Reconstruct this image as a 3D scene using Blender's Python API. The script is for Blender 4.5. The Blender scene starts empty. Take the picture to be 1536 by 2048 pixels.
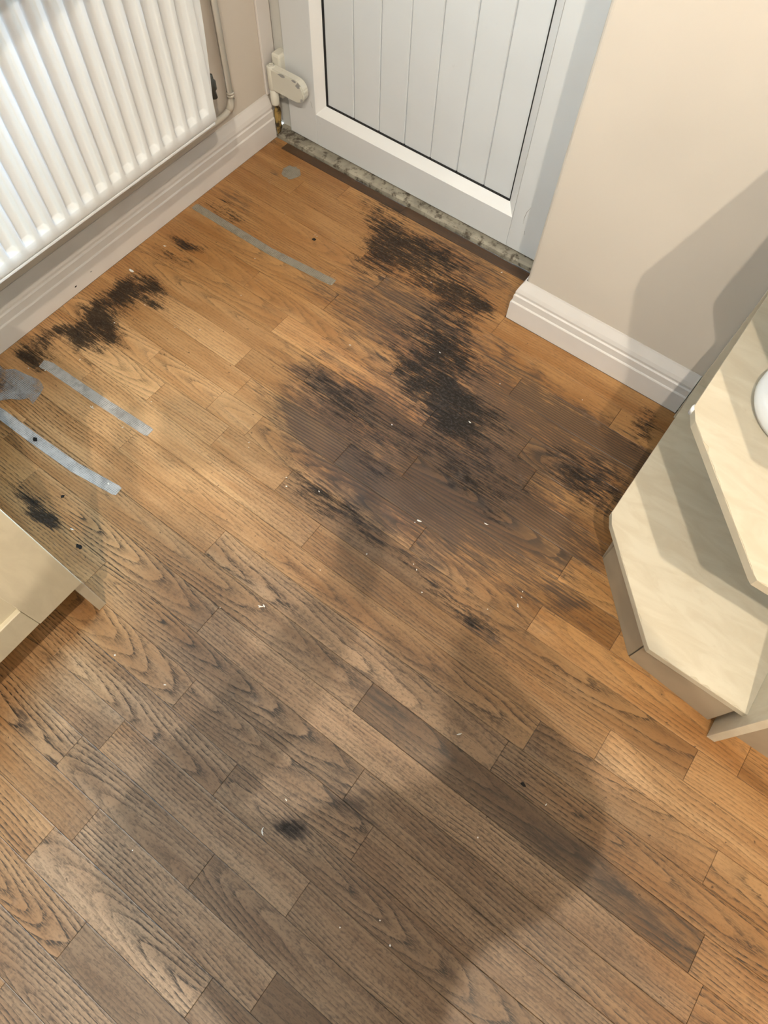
import bpy, bmesh, math, random
from mathutils import Matrix, Vector, noise
random.seed(7)
sc = bpy.context.scene
col = sc.collection

# ------------------------------------------------------------------ camera
CAM = Vector((1.411, -1.452, 1.40))
cd = bpy.data.cameras.new('camera')
cam = bpy.data.objects.new('camera', cd); col.objects.link(cam)
RX = Vector((0.80273388, 0.59562228, 0.02919616))
RY = Vector((-0.54763711, 0.71691573, 0.43142256))
RZ = Vector((0.23603370, -0.36230641, 0.90167742))
m = Matrix((RX, RY, RZ)).transposed().to_4x4(); m.translation = CAM
cam.matrix_world = m
cd.sensor_fit = 'VERTICAL'; cd.sensor_height = 36.0; cd.sensor_width = 27.0
cd.lens = 36.0 * 1342.555 / 2048.0
cd.clip_start = 0.02; cd.clip_end = 60
sc.camera = cam

# ------------------------------------------------------------------ world, daylight, lamps, exposure
w = bpy.data.worlds.new('sky'); sc.world = w; w.use_nodes = True
bgn = w.node_tree.nodes.get('Background') or w.node_tree.nodes.new('ShaderNodeBackground')
bgn.inputs[0].default_value = (0.53, 0.77, 1.0, 1); bgn.inputs[1].default_value = 82.0
won = w.node_tree.nodes.get('World Output') or w.node_tree.nodes.new('ShaderNodeOutputWorld')
w.node_tree.links.new(bgn.outputs[0], won.inputs[0])
sc.view_settings.view_transform = 'Standard'; sc.view_settings.look = 'None'
sc.view_settings.gamma = 1.0; sc.view_settings.use_curve_mapping = False
sc.view_settings.exposure = 0.36
WARM = (1.0, 0.87, 0.69)
sc.cycles.adaptive_threshold = 0.05
sc.cycles.max_bounces = 5; sc.cycles.diffuse_bounces = 2; sc.cycles.glossy_bounces = 2
sc.cycles.caustics_reflective = False; sc.cycles.caustics_refractive = False
LAMPS = [((2.02, -1.86, 2.50), 96), ((1.62, -2.10, 2.62), 100), ((2.45, -2.75, 2.62), 10)]  # last lamp is added for ambient fill
CEIL = 2.75
# portal for the sky seen through the glazed top half of the door
pd = bpy.data.lights.new('door_glass_portal', 'AREA'); pd.shape = 'RECTANGLE'; pd.size = 0.62; pd.size_y = 0.95
pd.cycles.is_portal = True
po = bpy.data.objects.new('door_glass_portal', pd); col.objects.link(po)
po.location = (0.477, 0.05, 1.48); po.rotation_euler = (math.radians(-90), 0, 0)
# ------------------------------------------------------------------ node helper
class G:
    def __init__(s, name):
        s.mat = bpy.data.materials.new(name); s.mat.use_nodes = True
        s.t = s.mat.node_tree; s.n = s.t.nodes; s.l = s.t.links
        for x in list(s.n): s.n.remove(x)
        s.out = s.n.new('ShaderNodeOutputMaterial')
    def put(s, sock, v):
        if v is None: return
        if isinstance(v, bpy.types.NodeSocket): s.l.new(v, sock)
        else:
            if sock.type == 'RGBA' and len(v) == 3: v = (*v, 1)
            sock.default_value = v
    def math(s, op, a, b=None, c=None, clamp=False):
        n = s.n.new('ShaderNodeMath'); n.operation = op; n.use_clamp = clamp
        for i, v in enumerate((a, b, c)): s.put(n.inputs[i], v)
        return n.outputs[0]
    def vmath(s, op, a, b=None):
        n = s.n.new('ShaderNodeVectorMath'); n.operation = op
        s.put(n.inputs[0], a); s.put(n.inputs[1], b)
        return n.outputs[0]
    def noise(s, vec, scale=5, detail=2, rough=.5, dist=0):
        n = s.n.new('ShaderNodeTexNoise')
        s.put(n.inputs['Vector'], vec)
        n.inputs['Scale'].default_value = scale; n.inputs['Detail'].default_value = detail
        n.inputs['Roughness'].default_value = rough; n.inputs['Distortion'].default_value = dist
        return n.outputs[0]
    def noisev(s, vec, scale=5, detail=2):
        n = s.n.new('ShaderNodeTexNoise'); s.put(n.inputs['Vector'], vec)
        n.inputs['Scale'].default_value = scale; n.inputs['Detail'].default_value = detail
        return n.outputs[1]
    def mp(s, vec, scale=(1,1,1)):
        return s.vmath('MULTIPLY', vec, scale)
    def ss(s, v, a, b, lo=0., hi=1.):
        n = s.n.new('ShaderNodeMapRange'); n.interpolation_type = 'SMOOTHSTEP'
        s.put(n.inputs[0], v); n.inputs[1].default_value = a; n.inputs[2].default_value = b
        n.inputs[3].default_value = lo; n.inputs[4].default_value = hi
        return n.outputs[0]
    def mix(s, f, a, b, typ='MIX'):
        n = s.n.new('ShaderNodeMix'); n.data_type = 'RGBA'; n.blend_type = typ
        s.put(n.inputs[0], f); s.put(n.inputs[6], a); s.put(n.inputs[7], b)
        return n.outputs[2]
    def sep(s, v):
        n = s.n.new('ShaderNodeSeparateXYZ'); s.put(n.inputs[0], v); return n.outputs
    def comb(s, x, y, z=0.):
        n = s.n.new('ShaderNodeCombineXYZ')
        for i, v in enumerate((x, y, z)): s.put(n.inputs[i], v)
        return n.outputs[0]
    def pos(s): return s.n.new('ShaderNodeNewGeometry').outputs['Position']
    def obj(s): return s.n.new('ShaderNodeTexCoord').outputs['Object']
    def attr(s, name):
        n = s.n.new('ShaderNodeAttribute'); n.attribute_type = 'OBJECT'; n.attribute_name = name
        return n.outputs['Fac']
    def bsdf(s, color, rough=.5, bump=None, strength=.3, dist=.002, metal=0., spec=.5, alpha=None):
        n = s.n.new('ShaderNodeBsdfPrincipled')
        s.put(n.inputs['Base Color'], color); s.put(n.inputs['Roughness'], rough)
        s.put(n.inputs['Metallic'], metal); s.put(n.inputs['Specular IOR Level'], spec)
        if alpha is not None: s.put(n.inputs['Alpha'], alpha)
        if bump is not None:
            b = s.n.new('ShaderNodeBump'); b.inputs['Strength'].default_value = strength
            b.inputs['Distance'].default_value = dist
            s.put(b.inputs['Height'], bump); s.l.new(b.outputs[0], n.inputs['Normal'])
        s.l.new(n.outputs[0], s.out.inputs[0])
        return s.mat

def paint(name, c, rough=.5, var=.06, grime=None, scale=6., bumpscale=120., bstr=.08, gs=(.58, .8), spec=.4):
    """painted / laminated surface: slight tone variation, optional grime speckle, fine relief"""
    g = G(name); p = g.pos()
    n1 = g.noise(p, scale, 2, .6)
    f = g.ss(n1, .3, .7)
    c2 = tuple(x * (1 - var) for x in c)
    colr = g.mix(f, c, c2)
    if grime:
        n2 = g.ss(g.noise(p, 38, 3, .7), *gs)
        colr = g.mix(n2, colr, grime)
    n3 = g.noise(p, bumpscale, 1, .5) if bstr >= .1 else None
    return g.bsdf(colr, rough, n3, bstr, .001, spec=spec)

# ------------------------------------------------------------------ mesh helpers
class MB:
    def __init__(s): s.v = []; s.f = []
    def box(s, x0, x1, y0, y1, z0, z1, b=0.):
        if b <= 0:
            o = len(s.v)
            s.v += [(x0,y0,z0),(x1,y0,z0),(x1,y1,z0),(x0,y1,z0),(x0,y0,z1),(x1,y0,z1),(x1,y1,z1),(x0,y1,z1)]
            s.f += [tuple(o+i for i in q) for q in ((3,2,1,0),(4,5,6,7),(0,1,5,4),(1,2,6,5),(2,3,7,6),(3,0,4,7))]
        else:
            bm = bmesh.new()
            bmesh.ops.create_cube(bm, size=1)
            for v in bm.verts:
                v.co = Vector(((x0+x1)/2 + v.co.x*(x1-x0), (y0+y1)/2 + v.co.y*(y1-y0), (z0+z1)/2 + v.co.z*(z1-z0)))
            bmesh.ops.bevel(bm, geom=bm.edges[:], offset=b, segments=2, affect='EDGES', profile=.5)
            s.bm(bm)
        return s
    def bm(s, bm):
        o = len(s.v); bm.verts.index_update()
        s.v += [tuple(v.co) for v in bm.verts]
        s.f += [tuple(o + v.index for v in f.verts) for f in bm.faces]
        bm.free(); return s
    def prism(s, pts, z0, z1):
        """polygon in plan (x, y), counter-clockwise, extruded in z"""
        o = len(s.v); n = len(pts)
        s.v += [(x, y, z0) for x, y in pts] + [(x, y, z1) for x, y in pts]
        s.f += [tuple(o + i for i in reversed(range(n))), tuple(o + n + i for i in range(n))]
        s.f += [(o+i, o+(i+1) % n, o+n+(i+1) % n, o+n+i) for i in range(n)]
        return s
    def sweep(s, prof, a, b, along):
        """closed profile swept between two frames: a/b are lists of 3D points"""
        o = len(s.v); n = len(prof)
        s.v += a + b
        s.f += [(o+i, o+n+i, o+n+(i+1) % n, o+(i+1) % n) for i in range(n)]
        s.f += [tuple(o+i for i in range(n)), tuple(o+n+i for i in reversed(range(n)))]
        return s
    def tube(s, pts, r, seg=12, cap=True):
        o = len(s.v); P = [Vector(p) for p in pts]
        R = r if isinstance(r, (list, tuple)) else [r]*len(P)
        up = Vector((0, 0, 1))
        for i, p in enumerate(P):
            t = (P[min(i+1, len(P)-1)] - P[max(i-1, 0)]).normalized()
            a = t.cross(up)
            if a.length < .05: a = t.cross(Vector((0, 1, 0)))
            a.normalize(); bb = t.cross(a)
            for k in range(seg):
                th = 2*math.pi*k/seg
                s.v.append(tuple(p + (a*math.cos(th) + bb*math.sin(th))*R[i]))
        for i in range(len(P)-1):
            for k in range(seg):
                s.f.append((o+i*seg+k, o+i*seg+(k+1) % seg, o+(i+1)*seg+(k+1) % seg, o+(i+1)*seg+k))
        if cap:
            s.f.append(tuple(o+k for k in reversed(range(seg))))
            s.f.append(tuple(o+(len(P)-1)*seg+k for k in range(seg)))
        return s
    def lathe(s, prof, c, seg=32):
        o = len(s.v); n = len(prof)
        for k in range(seg):
            th = 2*math.pi*k/seg
            s.v += [(c[0]+r*math.cos(th), c[1]+r*math.sin(th), c[2]+z) for r, z in prof]
        for k in range(seg):
            for i in range(n-1):
                s.f.append((o+k*n+i, o+((k+1) % seg)*n+i, o+((k+1) % seg)*n+i+1, o+k*n+i+1))
        return s
    def build(s, name, mat, parent=None, smooth=False, origin=None):
        me = bpy.data.meshes.new(name)
        v = s.v if origin is None else [(x-origin[0], y-origin[1], z-origin[2]) for x, y, z in s.v]
        me.from_pydata(v, [], s.f)
        bm = bmesh.new(); bm.from_mesh(me); bmesh.ops.recalc_face_normals(bm, faces=bm.faces[:]); bm.to_mesh(me); bm.free()
        me.materials.append(mat)
        if smooth:
            for p in me.polygons: p.use_smooth = True
        o = bpy.data.objects.new(name, me); col.objects.link(o)
        if origin is not None: o.location = origin
        if parent is not None:
            o.parent = parent
            o.matrix_parent_inverse = Matrix.Translation(parent.location).inverted()
        return o

def tag(o, label, cat=None, group=None, kind=None):
    o['label'] = label
    if cat: o['category'] = cat
    if group: o['group'] = group
    if kind: o['kind'] = kind
    return o
def thing(name, loc, label, cat, group=None, kind=None):
    o = bpy.data.objects.new(name, None); o.empty_display_size = .05; col.objects.link(o); o.location = loc
    return tag(o, label, cat, group, kind)
def box(name, mat, x0, x1, y0, y1, z0, z1, b=0., parent=None):
    return MB().box(x0, x1, y0, y1, z0, z1, b).build(name, mat, parent)

MOULD = [(0.483, -0.128, 0.067, 0.056, 0.92), (0.538, -0.262, 0.078, 0.067, 1.03), (0.577, -0.182, 0.112, 0.067, 1.15), (0.689, -0.143, 0.112, 0.045, 0.92), (0.72, -0.238, 0.134, 0.056, 1.03), (0.848, -0.23, 0.112, 0.05, 1.03), (0.845, -0.322, 0.112, 0.056, 0.8), (0.907, -0.206, 0.056, 0.034, 0.69), (0.861, -0.416, 0.112, 0.056, 0.98), (0.94, -0.417, 0.09, 0.056, 0.92), (0.905, -0.525, 0.123, 0.056, 1.09), (1.02, -0.514, 0.112, 0.056, 0.92), (1.032, -0.599, 0.134, 0.045, 1.03), (1.099, -0.565, 0.101, 0.056, 0.69), (0.782, -0.679, 0.112, 0.056, 0.52), (0.742, -0.729, 0.09, 0.045, 0.4), (0.867, -0.708, 0.134, 0.056, 0.57), (1.43, -0.292, 0.056, 0.045, 0.8), (1.446, -0.352, 0.045, 0.034, 0.69), (1.398, -0.495, 0.112, 0.056, 0.52), (1.421, -0.562, 0.067, 0.045, 0.57), (1.314, -0.542, 0.112, 0.045, 0.57), (0.935, -0.799, 0.101, 0.034, 0.69), (1.096, -0.693, 0.168, 0.056, 0.69), (1.216, -0.635, 0.09, 0.034, 0.57), (0.9, -0.945, 0.112, 0.034, 0.57), (0.995, -0.953, 0.112, 0.028, 0.57), (1.249, -0.958, 0.157, 0.028, 0.46), (1.369, -0.98, 0.056, 0.022, 0.8), (1.212, -0.739, 0.134, 0.045, 0.46), (0.13, -0.726, 0.056, 0.034, 1.35), (0.118, -0.78, 0.056, 0.034, 1.52), (0.096, -0.832, 0.056, 0.039, 1.35), (0.207, -0.771, 0.034, 0.017, 1.52), (0.093, -0.9, 0.056, 0.039, 1.6), (0.154, -0.905, 0.056, 0.034, 1.01), (0.101, -0.968, 0.045, 0.034, 1.52), (0.155, -0.967, 0.034, 0.022, 1.01), (0.07, -1.033, 0.039, 0.034, 1.17), (0.08, -1.091, 0.034, 0.022, 1.69), (0.107, -1.193, 0.034, 0.034, 1.52), (0.105, -0.548, 0.039, 0.022, 1.35), (0.1, -0.394, 0.056, 0.028, 0.54), (0.145, -0.39, 0.022, 0.017, 0.68), (0.407, -1.367, 0.078, 0.016, 1.08), (0.449, -1.366, 0.056, 0.013, 1.22), (0.118, -0.618, 0.067, 0.034, 0.47), (1.292, -1.513, 0.014, 0.012, 1.3), (1.301, -1.532, 0.022, 0.012, 1.4), (1.322, -1.518, 0.012, 0.008, 1.1), (1.341, -1.416, 0.02, 0.02, 0.5)]
GRIME = [(1.28, -1.238, 0.05, 0.03, 1.0), (1.418, -1.238, 0.1, 0.025, 0.6), (1.707, -1.258, 0.14, 0.03, 1.0), (1.864, -1.253, 0.14, 0.03, 1.0), (1.944, -1.252, 0.08, 0.03, 0.7), (0.91, -0.599, 0.35, 0.25, 0.7), (1.111, -0.715, 0.35, 0.2, 0.7), (1.31, -0.807, 0.3, 0.15, 0.45), (0.88, -0.806, 0.3, 0.12, 0.5), (0.654, -0.382, 0.2, 0.12, 0.35), (1.304, -1.52, 0.035, 0.03, 1.3), (1.352, -1.413, 0.05, 0.03, 0.9), (1.111, -0.444, 0.2, 0.1, 0.5), (1.324, -0.41, 0.28, 0.08, 0.55), (1.324, -1.122, 0.12, 0.03, 0.5), (0.655, -0.094, 0.3, 0.08, 0.6), (0.077, -0.347, 0.12, 0.05, 0.45), (0.083, -0.175, 0.012, 0.01, 1.0), (0.832, -0.375, 0.3, 0.15, 0.4), (0.963, -0.913, 0.25, 0.08, 0.5), (1.514, -0.8, 0.04, 0.015, 0.9), (0.766, -1.69, 0.03, 0.008, 0.8), (0.837, -1.313, 0.1, 0.03, 0.4), (1.39, -0.992, 0.06, 0.02, 0.9), (1.35, -0.532, 0.2, 0.1, 0.5), (1.203, -0.522, 0.25, 0.12, 0.6), (1.417, -0.429, 0.14, 0.1, 0.55), (0.738, -0.405, 0.2, 0.1, 0.45), (0.83, -0.151, 0.15, 0.06, 0.5), (0.751, -0.76, 0.12, 0.08, 0.4), (1.357, -0.708, 0.2, 0.08, 0.4)]
WEAR_SHADE = [(1.33, -1.385, 0.5, 0.4, 0.9), (1.459, -1.693, 0.6, 0.4, 1.1), (1.72, -1.455, 0.5, 0.35, 0.9), (1.163, -1.819, 0.4, 0.35, 0.9), (1.094, -0.971, 0.35, 0.2, 0.7), (1.061, -1.213, 0.4, 0.25, 0.6), (1.353, -1.251, 0.5, 0.25, 0.6), (1.204, -1.534, 0.5, 0.3, 0.6), (0.96, -1.484, 0.25, 0.15, 0.5), (1.605, -1.444, 0.6, 0.3, 0.8), (1.155, -1.871, 0.4, 0.3, 0.7), (0.792, -1.201, 0.2, 0.1, 0.4), (0.917, -0.948, 0.25, 0.12, 0.6), (1.515, -1.13, 0.3, 0.1, 0.4)]  # grey worn boards, with the person's floor shadow also put into the colour
PALE = [(0.355, -0.952, 0.34, 0.24, 0.9), (0.428, -0.754, 0.3, 0.18, 0.6), (0.587, -1.101, 0.32, 0.18, 1.0), (0.231, -1.087, 0.2, 0.15, 0.6), (0.691, -0.843, 0.15, 0.1, 0.4), (0.376, -1.123, 0.2, 0.15, 0.6), (0.633, -0.925, 0.2, 0.12, 0.5), (0.668, -1.325, 0.12, 0.12, 0.6), (0.759, -1.117, 0.2, 0.1, 0.5), (0.747, -1.556, 0.15, 0.2, 0.6), (0.766, -1.69, 0.12, 0.2, 0.5), (1.602, -0.977, 0.25, 0.08, 0.4), (1.763, -1.062, 0.3, 0.12, 0.5), (1.94, -1.095, 0.3, 0.15, 0.4), (0.539, -0.583, 0.2, 0.06, 0.4), (0.405, -1.29, 0.2, 0.12, 0.4), (1.447, -0.703, 0.1, 0.1, 0.3), (1.306, -1.565, 0.15, 0.15, 0.3)]
FLECKS = [(0.054, -0.721), (0.151, -0.877), (0.405, -0.996), (0.379, -1.081), (0.404, -1.092), (0.302, -1.094), (0.491, -1.221), (0.512, -1.35), (0.24, -0.291), (0.359, -0.416), (0.362, -0.302), (0.37, -0.303), (0.288, -0.477), (0.348, -0.602), (0.09, -1.112), (0.128, -1.091), (0.059, -0.599), (0.674, -0.938), (0.683, -0.949), (1.122, -0.859), (0.823, -0.975), (0.808, -0.957), (0.892, -0.939), (0.967, -1.234), (0.973, -1.227), (1.26, -1.562), (1.259, -1.493), (1.471, -1.596), (1.458, -1.194), (1.412, -0.896), (1.25, -0.771), (1.408, -0.873), (1.805, -0.859), (1.403, -0.86), (1.117, -0.868), (0.918, -0.686), (1.064, -0.417), (0.863, -0.09), (0.885, -0.429), (0.728, -0.244), (1.174, -0.953), (1.187, -0.96), (1.227, -0.996), (1.076, -0.997), (1.363, -0.941), (0.797, -1.493), (1.017, -1.09), (1.088, -1.727), (0.9, -1.286), (0.922, -1.475), (1.665, -1.202), (1.59, -1.328), (1.522, -1.545), (1.559, -1.565), (0.286, -0.791), (0.343, -0.757), (0.17, -0.785), (0.171, -1.015), (0.685, -0.554), (1.067, -0.562), (1.257, -0.33)]

# ------------------------------------------------------------------ materials
M_WALL = paint('cream_wall_paint', (.67, .61, .54), .75, .05, scale=3, bumpscale=260, bstr=.05)
M_CEIL = paint('white_ceiling_paint', (.78, .76, .72), .8)
M_SKIRT = paint('white_gloss_paint', (.76, .73, .71), .35, .05, scale=9)
M_UPVC = paint('white_plastic', (.72, .75, .78), .32, .03, scale=5, bstr=.02, grime=(.52, .53, .53), gs=(.66, .95))
M_UPVC2 = paint('frame_plastic_grubby', (.66, .66, .63), .38, .06, scale=7, grime=(.38, .35, .29), gs=(.6, .95))
M_BEAD = paint('bright_white_plastic', (.84, .85, .86), .25, .02, bstr=.01)
M_BLACK = paint('black_rubber', (.012, .012, .013), .6)
M_RAD = paint('radiator_enamel', (.78, .81, .84), .32, .02, bstr=.02)
M_HINGE = paint('cream_hinge_paint', (.70, .69, .62), .38, .06, grime=(.45, .42, .34), gs=(.62, .9))
M_METAL = paint('bare_grey_metal', (.33, .33, .33), .45)
M_VALVE = paint('dark_tarnished_metal', (.07, .075, .07), .4)
M_PIPE = paint('cream_painted_pipe', (.70, .66, .58), .4, .05)
M_THRESH = paint('dirty_cement_threshold', (.42, .385, .31), .85, .35, grime=(.085, .068, .05), scale=16, bumpscale=90, bstr=.7, gs=(.48, .68))
M_FOAM = paint('yellowed_filler_foam', (.42, .28, .09), .8, .5, grime=(.05, .035, .02), scale=40, bstr=.5, gs=(.5, .65))
M_SUB = paint('dark_subfloor', (.05, .035, .025), .9)
M_WHITE = paint('white_ceramic', (.80, .82, .84), .18, .01, bstr=0)
M_CRUMB = paint('white_plaster_crumb', (.85, .85, .82), .8)
M_BLACKBIT = paint('black_fluff', (.012, .01, .01), .9)
M_GLASSY = None
def mk_glass():
    g = G('window_glass')
    t = g.n.new('ShaderNodeBsdfTransparent'); t.inputs[0].default_value = (.95, .97, .97, 1)
    gl = g.n.new('ShaderNodeBsdfGlossy'); gl.inputs['Roughness'].default_value = .02
    fr = g.n.new('ShaderNodeFresnel'); fr.inputs[0].default_value = 1.45
    mx = g.n.new('ShaderNodeMixShader'); g.l.new(fr.outputs[0], mx.inputs[0])
    g.l.new(t.outputs[0], mx.inputs[1]); g.l.new(gl.outputs[0], mx.inputs[2]); g.l.new(mx.outputs[0], g.out.inputs[0])
    return g.mat
M_GLASSY = mk_glass()

def mk_maple(name, c1, c2, rough=.38):
    g = G(name); p = g.pos()
    n1 = g.noise(g.mp(p, scale=(3, 9, 3)), 3.2, 4, .6, .8)
    n2 = g.noise(p, 22, 4, .6)
    c = g.mix(g.ss(n1, .32, .68), c1, c2)
    c = g.mix(g.ss(n2, .62, .85, 0, .35), c, (.50, .38, .24))
    return g.bsdf(c, rough)
M_MAPLE = mk_maple('pale_maple_laminate', (.72, .655, .52), (.65, .575, .44))
M_MAPLE2 = mk_maple('pale_cream_cabinet_door', (.68, .62, .47), (.62, .56, .42))
M_EDGE = paint('beige_edge_band', (.62, .55, .42), .5, .12, scale=14)
M_PLINTH = paint('beige_plinth_board', (.43, .35, .25), .5, .14, scale=10)
M_TOP = paint('worktop_laminate', (.13, .12, .11), .4, .2, grime=(.05, .048, .045))

def mk_oak():
    g = G('worn_oak_plank')
    P = g.pos()
    # stain fields carried by the planks, plus wear mixed with painted shade
    def fld(nm):
        n = g.n.new('ShaderNodeAttribute'); n.attribute_type = 'GEOMETRY'; n.attribute_name = nm
        return n.outputs['Fac']
    mo, gr, we, pa = fld('mould'), fld('grime'), fld('wear'), fld('pale')
    L = g.obj()
    seed, tone, grey = g.attr('seed'), g.attr('tone'), g.attr('grey')
    off, dep, slope, gstr = g.attr('ring_offset'), g.attr('ring_depth'), g.attr('ring_slope'), g.attr('grain')
    lx, ly, lz = g.sep(L)
    sx = g.math('ADD', lx, g.math('MULTIPLY', seed, 17.3))
    base = g.comb(sx, ly, g.math('MULTIPLY', seed, 5.1))
    # growth rings of a log cut lengthwise
    wob = g.noise(g.mp(base, scale=(2.6, 6, 1)), 1, 2, .45)
    wob2 = g.noise(g.mp(base, scale=(7, 26, 1)), 1, 2, .5)
    wob3 = g.noise(g.mp(base, scale=(35, 160, 1)), 1, 2, .6)
    a = g.math('ADD', g.math('SUBTRACT', ly, off), g.math('MULTIPLY_ADD', wob, .036, -.018))
    b = g.math('ADD', g.math('MULTIPLY_ADD', lx, slope, dep), g.math('MULTIPLY_ADD', wob2, .012, -.006))
    r = g.math('SQRT', g.math('ADD', g.math('MULTIPLY', a, a), g.math('MULTIPLY', b, b)))
    r = g.math('ADD', r, g.math('MULTIPLY', wob3, .0011))
    t = g.math('FRACT', g.math('MULTIPLY', r, 142))
    ring = g.math('POWER', g.math('SUBTRACT', 1, t), 2.2)
    ring = g.math('MULTIPLY', ring, g.ss(t, 0, .10))
    dash = g.noise(g.mp(base, scale=(75, 520, 1)), 1, 1, .6)
    dash2 = g.noise(g.mp(base, scale=(24, 420, 1)), 1, 3, .65)
    ringd = g.math('MULTIPLY', ring, g.ss(dash, .38, .60, .30, 1))
    amp = g.ss(g.noise(g.mp(base, scale=(2.2, 14, 1)), 1, 2), .3, .65, .35, 1)
    ringd = g.math('MULTIPLY', ringd, amp)
    pores = g.ss(dash2, .60, .74)
    streak = g.noise(g.mp(base, scale=(14, 150, 1)), 1, 3, .72)
    blot = g.noise(g.mp(P, scale=(22, 34, 1)), 1, 4, .72)
    fine = g.noise(g.mp(P, scale=(110, 190, 1)), 1, 2, .7)
    # colours
    hue = g.noise(g.mp(base, scale=(3, 22, 1)), 1, 2, .6)
    c = g.mix(g.ss(hue, .3, .7), (.35, .158, .048), (.47, .245, .090))
    c = g.mix(g.ss(streak, .5, .75, 0, .35), c, (.20, .078, .022))
    c = g.mix(g.math('MULTIPLY', pa, .8, clamp=True), c, g.mix(g.ss(hue, .3, .7), (.52, .30, .140), (.66, .43, .23)))
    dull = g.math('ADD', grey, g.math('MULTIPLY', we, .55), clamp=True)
    c = g.mix(g.math('MULTIPLY', dull, .85, clamp=True), c, g.mix(g.ss(hue, .3, .7), (.160, .108, .070), (.245, .178, .122)))  # grey wear tones, darkened further to paint in the shadowed floor
    c = g.mix(1., c, g.comb(g.math('MULTIPLY_ADD', tone, .5, 1), g.math('MULTIPLY_ADD', tone, .52, 1), g.math('MULTIPLY_ADD', tone, .54, 1)), 'MULTIPLY')
    # grain lines
    gl = g.math('MULTIPLY', g.math('MAXIMUM', g.math('MULTIPLY', ringd, 2.0), g.math('MULTIPLY', pores, .85)), g.math('MULTIPLY_ADD', gstr, .75, .25))
    c = g.mix(g.math('MULTIPLY', gl, .90, clamp=True), c, (.038, .027, .019))
    # brown grime
    sn = g.math('MULTIPLY_ADD', streak, 3.0, -1.5); bn = g.math('MULTIPLY_ADD', blot, 2.6, -1.3); fn = g.math('MULTIPLY_ADD', fine, 2.2, -1.1)
    gm = g.math('ADD', g.math('MULTIPLY', gr, 1.15), g.math('ADD', g.math('MULTIPLY', sn, .75), g.math('ADD', g.math('MULTIPLY', bn, .50), g.math('MULTIPLY_ADD', dash2, 1.3, -.65))))
    gm = g.math('MULTIPLY', g.ss(gm, .10, 1.15), g.ss(gr, .0, .35))
    gm = g.math('MULTIPLY', gm, g.math('MULTIPLY_ADD', ring, .5, .75), clamp=True)
    c = g.mix(g.math('MULTIPLY', gm, .9), c, (.056, .040, .031))
    # black mould
    ms = g.math('ADD', g.math('MULTIPLY', mo, 1.0), g.math('ADD', g.math('MULTIPLY', sn, .85), g.math('ADD', g.math('MULTIPLY', bn, .60), g.math('MULTIPLY', fn, .55))))
    ms = g.math('ADD', ms, g.math('MULTIPLY', ring, .15))
    ms = g.math('ADD', ms, g.math('MULTIPLY_ADD', dash2, 1.6, -.8))
    mk = g.math('MULTIPLY', g.ss(ms, .10, 1.15), g.ss(mo, .02, .30))
    c = g.mix(g.math('MULTIPLY', mk, .93), c, g.mix(g.ss(fine, .45, .72), (.012, .0112, .011), (.055, .050, .047)))
    # dusty scuffs
    du = g.ss(g.noise(g.mp(P, scale=(9, 12, 1)), 1, 4, .75), .60, .85, 0, .16)
    c = g.mix(du, c, (.55, .50, .46))
    # ingrained dirt in the pores of the worn, shade-greyed boards
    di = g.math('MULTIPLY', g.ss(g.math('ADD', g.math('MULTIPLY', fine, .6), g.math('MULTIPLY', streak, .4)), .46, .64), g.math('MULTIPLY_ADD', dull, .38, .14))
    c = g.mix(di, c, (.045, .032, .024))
    # dark specks
    sp = g.ss(g.noise(g.mp(P, scale=(90, 120, 1)), 1, 2, .5), .70, .76, 0, .7)
    c = g.mix(sp, c, (.05, .03, .02))
    rough = g.math('ADD', g.math('MULTIPLY_ADD', blot, .25, .24), g.math('MULTIPLY', g.math('MAXIMUM', mk, dull), .12))
    h = g.math('MULTIPLY', dash, -.35)
    return g.bsdf(c, rough, h, .22, .0012, spec=g.math('MULTIPLY_ADD', mk, -.30, .45))
M_OAK = mk_oak()

# ------------------------------------------------------------------ room shell
X1, Y1 = 2.95, -3.15
def struct(o, label=None):
    o['kind'] = 'structure'
    if label: o['label'] = label
    return o
floor = struct(box('floor', M_SUB, -.05, X1, Y1, .0, -.06, -.0075), 'worn and mould-stained oak strip floor')
struct(box('wall_left', M_WALL, -.14, -.02, Y1, 0.06, -.06, CEIL), 'cream left wall behind the radiator')
wr = MB()
pts = [(.978, .09), (.978, -.188)] + [(.978 + .012*(1-math.cos(a)), -.188 - .012*math.sin(a)) for a in [math.radians(d) for d in (22, 45, 68, 90)]] + [(X1, -.20), (X1, .09)]
wr.prism(pts, -.06, CEIL); struct(wr.build('wall_right', M_WALL), 'cream wall beside the door with grey shadows across it')
struct(box('wall_far_side', M_WALL, X1, X1 + .1, Y1, .09, -.06, CEIL), 'cream wall behind the kitchen units')
struct(box('wall_back', M_WALL, -.14, X1 + .1, Y1 - .1, Y1, -.06, CEIL), 'cream wall behind the camera')
struct(box('ceiling', M_CEIL, -.14, X1 + .1, Y1 - .1, .12, CEIL, CEIL + .08), 'white ceiling')
hd = box('wall_above_door', M_WALL, -.14, .978, 0, .09, 2.04, CEIL); struct(hd, 'cream wall above the door')
# left wall trim beside the frame
struct(box('trim_1', M_SKIRT, -.02, -.012, -.052, -.002, .128, 2.04, .002), 'narrow white cover strip between wall and door frame')
# board over the radiator (window sill height), out of the frame
struct(box('trim_2', M_SKIRT, -.02, .30, -1.40, -.30, .848, .875, .004), 'white sill board above the radiator')

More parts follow.
